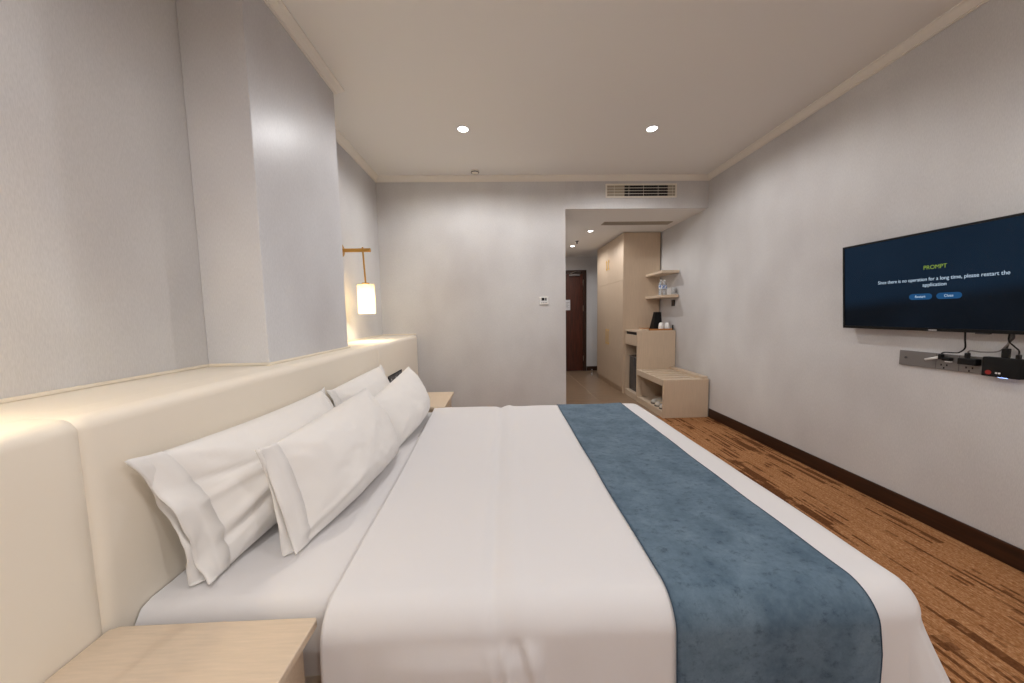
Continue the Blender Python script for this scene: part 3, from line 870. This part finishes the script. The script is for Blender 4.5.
pl2 = thing('power_adapter', 'flat black power adapter plugged into the rail beside the set-top box', 'adapter', (XW - .012, 1.655, 0.94))
box('body', XW - .046, XW - .0127, 1.606, 1.676, 0.948, 0.982, M['black'], pl2, 0.004)
box('strain_relief', XW - .038, XW - .022, 1.640, 1.657, 0.9825, 1.010, M['black'], pl2, 0.004)
sb = thing('set_top_box', 'black set-top box with red mark mounted at the end of the socket rail', 'set-top box', (XW - .0125, 1.522, 0.905))
box('case', XW - .045, XW - .0127, 1.460, 1.585, 0.905, 1.000, M['blackmatte'], sb, 0.004)
finish('red_mark', bm_tube([(XW - .0458, 1.560, 0.925), (XW - .0451, 1.560, 0.925)], 0.011, 16), M['redmark'], sb)
for k in range(2): box('white_mark', XW - .0456, XW - .0451, 1.529 - k * .010, 1.5365 - k * .010, 0.921, 0.929, M['white'], sb, 0.0015, 1)
box('status_light', XW - .040, XW - .036, 1.50, 1.53, 0.9035, 0.9048, M['statusled'], sb)
box('plug_boot', XW - .040, XW - .020, 1.505, 1.528, 1.0005, 1.046, M['black'], sb, 0.004)
box('plug_boot', XW - .040, XW - .022, 1.470, 1.482, 1.0005, 1.020, M['black'], sb, 0.003)
wp = tag(finish('white_cable_end', bm_tube([(XW - .030, 1.820, 0.953), (XW - .030, 1.763, 0.972)], [.0055, .0075], 10), M['white'], None, True), 'white cable end lying on the grey socket rail', 'cable')
wp['label'] = 'white cable end plugged beside the small black plug'
def cable(pts, r, mat, label):
    return tag(finish('cable', bm_tube(smooth_path(pts), r, 8), mat, None, True), label, 'cable', 'cables under the television')
cable([(XW - .045, 1.655, 1.125), (XW - .042, 1.655, 1.08), (XW - .035, 1.657, 1.035), (XW - .028, 1.680, 1.010), (XW - .026, 1.700, 1.004), (XW - .028, 1.738, 1.003), (XW - .030, 1.752, 0.995)], 0.0035, M['black'], 'black cable dropping from the television to the small plug')
cable([(XW - .046, 1.500, 1.13), (XW - .044, 1.498, 1.09), (XW - .040, 1.515, 1.055), (XW - .030, 1.545, 1.028), (XW - .028, 1.600, 1.020), (XW - .030, 1.640, 1.022), (XW - .030, 1.648, 1.011)], 0.0035, M['greyplastic'], 'grey cable sagging from the television to the flat adapter')
cable([(XW - .050, 1.490, 1.13), (XW - .048, 1.487, 1.10), (XW - .040, 1.505, 1.075), (XW - .030, 1.517, 1.047)], 0.0040, M['greydark'], 'dark grey cable running down into the large plug on the set-top box')
cable([(XW - .052, 1.497, 1.13), (XW - .050, 1.500, 1.085), (XW - .042, 1.487, 1.060), (XW - .032, 1.477, 1.040), (XW - .031, 1.476, 1.021)], 0.0030, M['black'], 'thin black cable curving to the right end of the set-top box')

# ------------------------------------------------------------ hall: entrance door
def entrance_door():
    t = struct(thing('door_1', 'dark red brown entrance door at the end of the hall', 'door', (1.35, YH, 0)))
    y = YH - .0005
    x0, x1, zt = 0.86, 1.832, 2.155
    fw = 0.075
    b = bmesh.new()
    bm_box(x0, x0 + fw, y - .03, y, 0.001, zt, 0.004, 1, bm=b); bm_box(x1 - fw, x1, y - .03, y, 0.001, zt, 0.004, 1, bm=b)
    bm_box(x0 + fw, x1 - fw, y - .03, y, zt - fw, zt, 0.004, 1, bm=b)
    finish('frame', b, M['darkwood'], t)
    lf = box('leaf', x0 + fw + .003, x1 - fw - .003, y - .018, y, 0.004, zt - fw - .003, M['doorwood'], t, 0.002, 1)
    for zz in (0.28, 1.35, 1.90):
        box('hinge', x1 - fw - .004, x1 - fw + .012, y - .037, y - .0305, zz - .06, zz + .06, M['chrome'], t)
    box('door_closer', 1.46, 1.68, y - .065, y - .031, 2.030, 2.075, M['greyplastic'], t, 0.004)
    finish('closer_arm', bm_tube([(1.48, y - .05, 2.08), (1.58, y - .07, 2.115), (1.70, y - .045, 2.105)], 0.009, 8), M['chrome'], t)
    finish('lever_handle', bm_tube([(0.985, y - .019, 1.02), (0.985, y - .06, 1.02), (1.10, y - .06, 1.02)], 0.010, 10), M['chrome'], t)
    return t
d = entrance_door()
for k in ('category',):
    if k in d: del d[k]
nt = tag(box('door_notice', 1.345, 1.484, YH - .0215, YH - .0190, 1.315, 1.535, M['paper'], None, 0.001, 1), 'white notice card fixed on the dark entrance door', 'notice')
for k in range(5): box('print_line', 1.365, 1.464 - (k % 2) * .02, YH - .0222, YH - .0216, 1.36 + k * .028, 1.367 + k * .028, M['greyplastic'], nt)
ds = tag(finish('door_stop', bm_lathe([(0, 0.0005), (0.018, 0.0005), (0.018, 0.01), (0.010, 0.014), (0.010, 0.10), (0.013, 0.105), (0.013, 0.125), (0, 0.128)], 1.80, 6.62, 16), M['chrome'], None, True), 'small chrome door stop standing on the hall floor', 'door stop')

# ------------------------------------------------------------ wardrobe
XFc = 1.892
def wardrobe():
    y0, y1, zt, xb = 5.070, 6.430, 2.432, 2.412
    t = thing('wardrobe', 'tall pale oak wardrobe with gold handles in the hall', 'wardrobe', (2.15, 5.9, 0))
    box('side_panel', 1.850 + .002, xb, y0, y0 + .022, 0.001, zt, M['veneer_v'], t, 0.001, 1)
    box('side_panel', 1.850 + .022, xb, y1 - .022, y1, 0.001, zt, M['veneer_v'], t, 0.001, 1)
    box('carcass', 1.850 + .024, xb, y0 + .0225, y1 - .0225, 0.075, zt, M['veneer_in'], t)
    box('plinth', 1.850 + .02, 1.850 + .036, y0 + .0225, y1 - .0225, 0.001, 0.0745, M['veneer_in'], t)
    ym = 5.775; zs = 1.730
    for (a, c) in ((y0 + .024, ym - .001), (ym + .001, y1 - .002)):
        near = a < ym - .1
        for (za, zb, hz) in ((0.080, zs - .001, (0.70, 0.97)), (zs + .001, zt - .002, (1.965, 2.135))):
            dd = box('door', 1.850, 1.850 + .0225, a, c, za, zb, M['veneer_v'], t, 0.002, 1)
            hy = c - .055 if near else a + .050
            b = bmesh.new()
            bm_box(1.850 - .022, 1.850 - .014, hy - .006, hy + .006, hz[0], hz[1], 0.002, 1, bm=b)
            for hh in (hz[0] + .015, hz[1] - .027): bm_box(1.850 - .0145, 1.850 - .0003, hy - .004, hy + .004, hh, hh + .012, bm=b)
            finish('handle', b, M['gold'], dd)
    return t
wardrobe()

# shelves on the right wall
for (za, zb, lab) in ((1.772, 1.808, 'upper pale oak shelf on the right wall beside the wardrobe'), (1.442, 1.478, 'lower pale oak shelf on the right wall holding the water bottles')):
    s = tag(box('wall_shelf', 2.192, XR - .001, 4.550, 5.067, za, zb, M['veneer'], None, 0.002, 1), lab, 'shelf', 'pair of wall shelves')

# minibar cabinet with drawer and fridge niche
def minibar():
    y0, y1, zt, xb, x0 = 4.600, 5.066, 0.988, 2.424, 1.884
    t = thing('minibar_cabinet', 'pale oak minibar cabinet with drawer between wardrobe and luggage bench', 'cabinet', ((x0 + xb) / 2, (y0 + y1) / 2, 0))
    box('top', x0, xb, y0, y1, zt - .020, zt, M['veneer'], t, 0.001, 1)
    box('side_panel', x0, xb, y0, y0 + .020, 0.001, zt - .0205, M['veneer_v'], t, 0.001, 1)
    box('side_panel', x0, xb, y1 - .020, y1, 0.001, zt - .0205, M['veneer_v'], t, 0.001, 1)
    box('back_panel', xb - .012, xb, y0 + .0205, y1 - .0205, 0.001, zt - .0205, M['veneer_in'], t)
    box('bottom', x0, xb - .0125, y0 + .0205, y1 - .0205, 0.001, 0.085, M['veneer'], t)
    box('divider', x0, xb - .0125, y0 + .0205, y1 - .0205, 0.775, 0.790, M['veneer_in'], t)
    box('slot_recess', x0 + .02, x0 + .03, y0 + .0205, y1 - .0205, 0.905, zt - .0205, M['black'], t)
    dd = box('drawer', x0 + .001, x0 + .02, y0 + .0215, y1 - .0215, 0.790, 0.925, M['veneer_v'], t, 0.001, 1)
    return t
minibar()
fr = thing('mini_fridge', 'dark mini fridge inside the niche of the minibar cabinet', 'fridge', (2.15, 4.83, 0.086))
box('body', 1.975, 2.385, 4.63, 5.03, 0.0865, 0.60, M['blackmatte'], fr, 0.006)
dr = box('door', 1.945, 1.9745, 4.63, 5.03, 0.0875, 0.60, M['darkgrey'], fr, 0.004)
box('trim_strip', 1.941, 1.9445, 4.63, 5.03, 0.585, 0.598, M['greyplastic'], dr)

# luggage bench
def bench():
    y0, y1, zt, xb, x0 = 3.812, 4.598, 0.455, 2.415, 1.876
    t = thing('luggage_bench', 'low pale oak luggage bench with slatted top in front of the minibar cabinet', 'luggage bench', ((x0 + xb) / 2, (y0 + y1) / 2, 0))
    box('end_panel', x0, xb, y0, y0 + .022, 0.001, zt - .002, M['veneer_v'], t, 0.001, 1)
    box('end_panel', x0, xb, y1 - .022, y1, 0.001, zt - .002, M['veneer_v'], t, 0.001, 1)
    box('back_panel', xb - .016, xb, y0 + .0225, y1 - .0225, 0.001, zt - .03, M['veneer_in'], t)
    box('bottom', x0 + .002, xb - .0165, y0 + .0225, y1 - .0225, 0.001, 0.075, M['veneer'], t)
    box('front_rail', x0, x0 + .022, y0 + .0225, y1 - .0225, zt - .075, zt - .002, M['veneer'], t, 0.001, 1)
    box('back_rail', xb - .075, xb, y0 + .0225, y1 - .0225, zt - .022, zt + .028, M['veneer'], t, 0.001, 1)
    n = 6; L = (y1 - y0 - .045); w = 0.072; gap = (L - n * w) / (n - 1)
    for k in range(n):
        ya = y0 + .0228 + k * (w + gap)
        box('slat', x0 + .0225, xb - .076, ya, ya + w, zt - .018, zt, M['veneer'], t, 0.003, 1)
    box('slat_bearer', x0 + .0225, x0 + .045, y0 + .0225, y1 - .0225, zt - .040, zt - .0185, M['veneer_in'], t)
    box('slat_bearer', xb - .10, xb - .078, y0 + .0225, y1 - .0225, zt - .040, zt - .0185, M['veneer_in'], t)
    box('undertray', x0 + .0225, xb - .0165, y0 + .0225, y1 - .0225, zt - .060, zt - .0405, M['veneer_in'], t)
    return t
bench()
# slippers on the bench floor
def slipper(x, y, rz, label):
    t = thing('slipper', label, 'slipper', (x, y, 0.0755), 'slippers in the bench')
    outline = []
    for k in range(28):
        a = 2 * PI * k / 28; c, s_ = math.cos(a), math.sin(a)
        outline.append((0.132 * c, (0.046 + 0.008 * c) * s_))
    def xf(p): return (x + p[0] * math.cos(rz) - p[1] * math.sin(rz), y + p[0] * math.sin(rz) + p[1] * math.cos(rz))
    finish('sole', bm_prism([xf(p) for p in outline], 'z', 0.0757, 0.088), M['greydark'], t)
    b = bmesh.new(); rows = []
    for i in range(9):
        u = i / 8; xx = 0.0 + 0.128 * u; row = []
        hw = (0.046 + 0.008 * xx / .132) * math.sqrt(max(0.02, 1 - (xx / .134) ** 2)); hh = 0.055 * math.sqrt(max(0.03, 1 - u ** 2.2))
        for j in range(11):
            a = PI * j / 10; px, py = xf((xx, -hw * math.cos(a))); row.append(b.verts.new((px, py, 0.0885 + hh * math.sin(a))))
        rows.append(row)
    for a_, c_ in zip(rows, rows[1:]):
        for j in range(10): b.faces.new((a_[j], a_[j + 1], c_[j + 1], c_[j]))
    o = finish('upper', b, M['slipper'], t, True); m = o.modifiers.new('thick', 'SOLIDIFY'); m.thickness = 0.004
slipper(2.03, 3.95, PI, 'grey white slipper in the bench nearest its end panel')
slipper(2.03, 4.07, PI, 'second grey white slipper inside the bench from the end panel')
slipper(2.04, 4.20, PI, 'third grey white slipper inside the bench from the end panel')

# things on the minibar cabinet
ZM = 0.988
tray = thing('tray', 'orange brown wooden tray on the minibar cabinet', 'tray', (2.23, 4.83, ZM))
box('base', 2.08, 2.39, 4.63, 5.00, ZM + .0005, ZM + .010, M['traywood'], tray, 0.002, 1)
b = bmesh.new(); 
for q in ((2.08, 2.39, 4.63, 4.638), (2.08, 2.39, 4.992, 5.0), (2.08, 2.088, 4.6385, 4.9915), (2.382, 2.39, 4.6385, 4.9915)): bm_box(*q, ZM + .0103, ZM + .024, bm=b)
finish('rim', b, M['traywood'], tray)
ln = thing('wooden_box', 'small tan wooden box at the left end of the tray', 'box', (2.0, 4.72, ZM))
box('body', 1.985, 2.075, 4.665, 4.80, ZM + .0005, ZM + .026, M['veneer'], ln, 0.006)
box('lid', 1.983, 2.077, 4.663, 4.802, ZM + .0265, ZM + .034, M['traywood'], ln, 0.003)
hd = thing('black_holder', 'black tapered holder standing behind the white cups', 'holder', (2.252, 4.835, ZM + .0105))
b = bmesh.new()
bx0, bx1, by0, by1, bz0, bz1 = 2.185, 2.318, 4.77, 4.90, ZM + .0106, 1.238
vs = [b.verts.new(p) for p in ((bx0, by0, bz0), (bx1, by0, bz0), (bx1, by1, bz0), (bx0, by1, bz0), (bx0 + .045, by0 + .03, bz1), (bx1 - .008, by0 + .03, bz1), (bx1 - .008, by1 - .03, bz1), (bx0 + .045, by1 - .03, bz1))]
for q in ((3, 2, 1, 0), (4, 5, 6, 7), (0, 1, 5, 4), (1, 2, 6, 5), (2, 3, 7, 6), (3, 0, 4, 7)): b.faces.new([vs[i] for i in q])
finish('body', b, M['blackmatte'], hd); 
box('rim', bx0 + .042, bx1 - .005, by0 + .027, by1 - .027, bz1 + .0003, bz1 + .008, M['black'], hd, 0.002, 1)
def cup(x, y, label):
    t = thing('cup', label, 'cup', (x, y, ZM + .0106), 'white cups on the tray')
    z = ZM + .0106
    autosmooth(finish('body', bm_lathe([(0.036, z), (0.036, z + .004), (0.034, z + .05), (0.029, z + .085), (0.020, z + .094), (0, z + .095)], x, y, 24), M['ceramic'], t))
    autosmooth(finish('foot_ring', bm_lathe([(0.016, z + .0955), (0.018, z + .0955), (0.018, z + .099), (0.016, z + .099), (0.016, z + .0955)], x, y, 20), M['ceramic'], t))
cup(2.262, 4.695, 'white cup upside down on the tray, left of the two')
cup(2.346, 4.695, 'white cup upside down on the tray, nearest the wall')
sc = thing('small_jar', 'small black jar at the wall end of the minibar cabinet', 'jar', (2.398, 4.655, ZM))
# water bottles and glass on the lower shelf
ZS = 1.478
autosmooth(finish('body', bm_lathe([(0, ZM + .0005), (0.011, ZM + .0005), (0.011, ZM + .055), (0.008, ZM + .06), (0, ZM + .06)], 2.402, 4.642, 16), M['black'], sc))
autosmooth(finish('lid', bm_lathe([(0, ZM + .0605), (0.010, ZM + .0605), (0.010, ZM + .072), (0, ZM + .072)], 2.402, 4.642, 16), M['blackmatte'], sc))
def bottle(x, y, label):
    t = thing('water_bottle', label, 'bottle', (x, y, ZS), 'water bottles on the lower shelf')
    z = ZS + .0005
    autosmooth(finish('body', bm_lathe([(0, z), (0.028, z), (0.031, z + .006), (0.031, z + .05), (0.029, z + .06), (0.031, z + .07), (0.031, z + .145), (0.024, z + .168), (0.012, z + .185), (0.012, z + .195), (0, z + .195)], x, y, 24), M['water'], t))
    autosmooth(finish('label_band', bm_lathe([(0.0316, z + .085), (0.0316, z + .140)], x, y, 24), M['label'], t))
    autosmooth(finish('cap', bm_lathe([(0, z + .1955), (0.014, z + .1955), (0.014, z + .212), (0, z + .213)], x, y, 18), M['white'], t))
bottle(2.235, 4.66, 'clear water bottle on the lower shelf, farther from the wall')
bottle(2.305, 4.70, 'clear water bottle on the lower shelf, nearer the drinking glass')
gl = thing('drinking_glass', 'clear drinking glass at the wall end of the lower shelf', 'glass', (2.390, 4.61, ZS))
autosmooth(finish('bowl', bm_lathe([(0, ZS + .0005), (0.030, ZS + .0005), (0.034, ZS + .10), (0.032, ZS + .10), (0.028, ZS + .008), (0, ZS + .008)], 2.392, 4.61, 24), M['glass'], gl))
sk = thing('wall_socket', 'small black socket on the right wall under the lower shelf', 'socket', (XW, 4.69, 1.325))
box('plate', XW - .009, XW, 4.650, 4.735, 1.325, 1.410, M['black'], sk, 0.002, 1)
box('rocker', XW - .0115, XW - .0092, 4.668, 4.717, 1.345, 1.390, M['darkgrey'], sk, 0.001, 1)
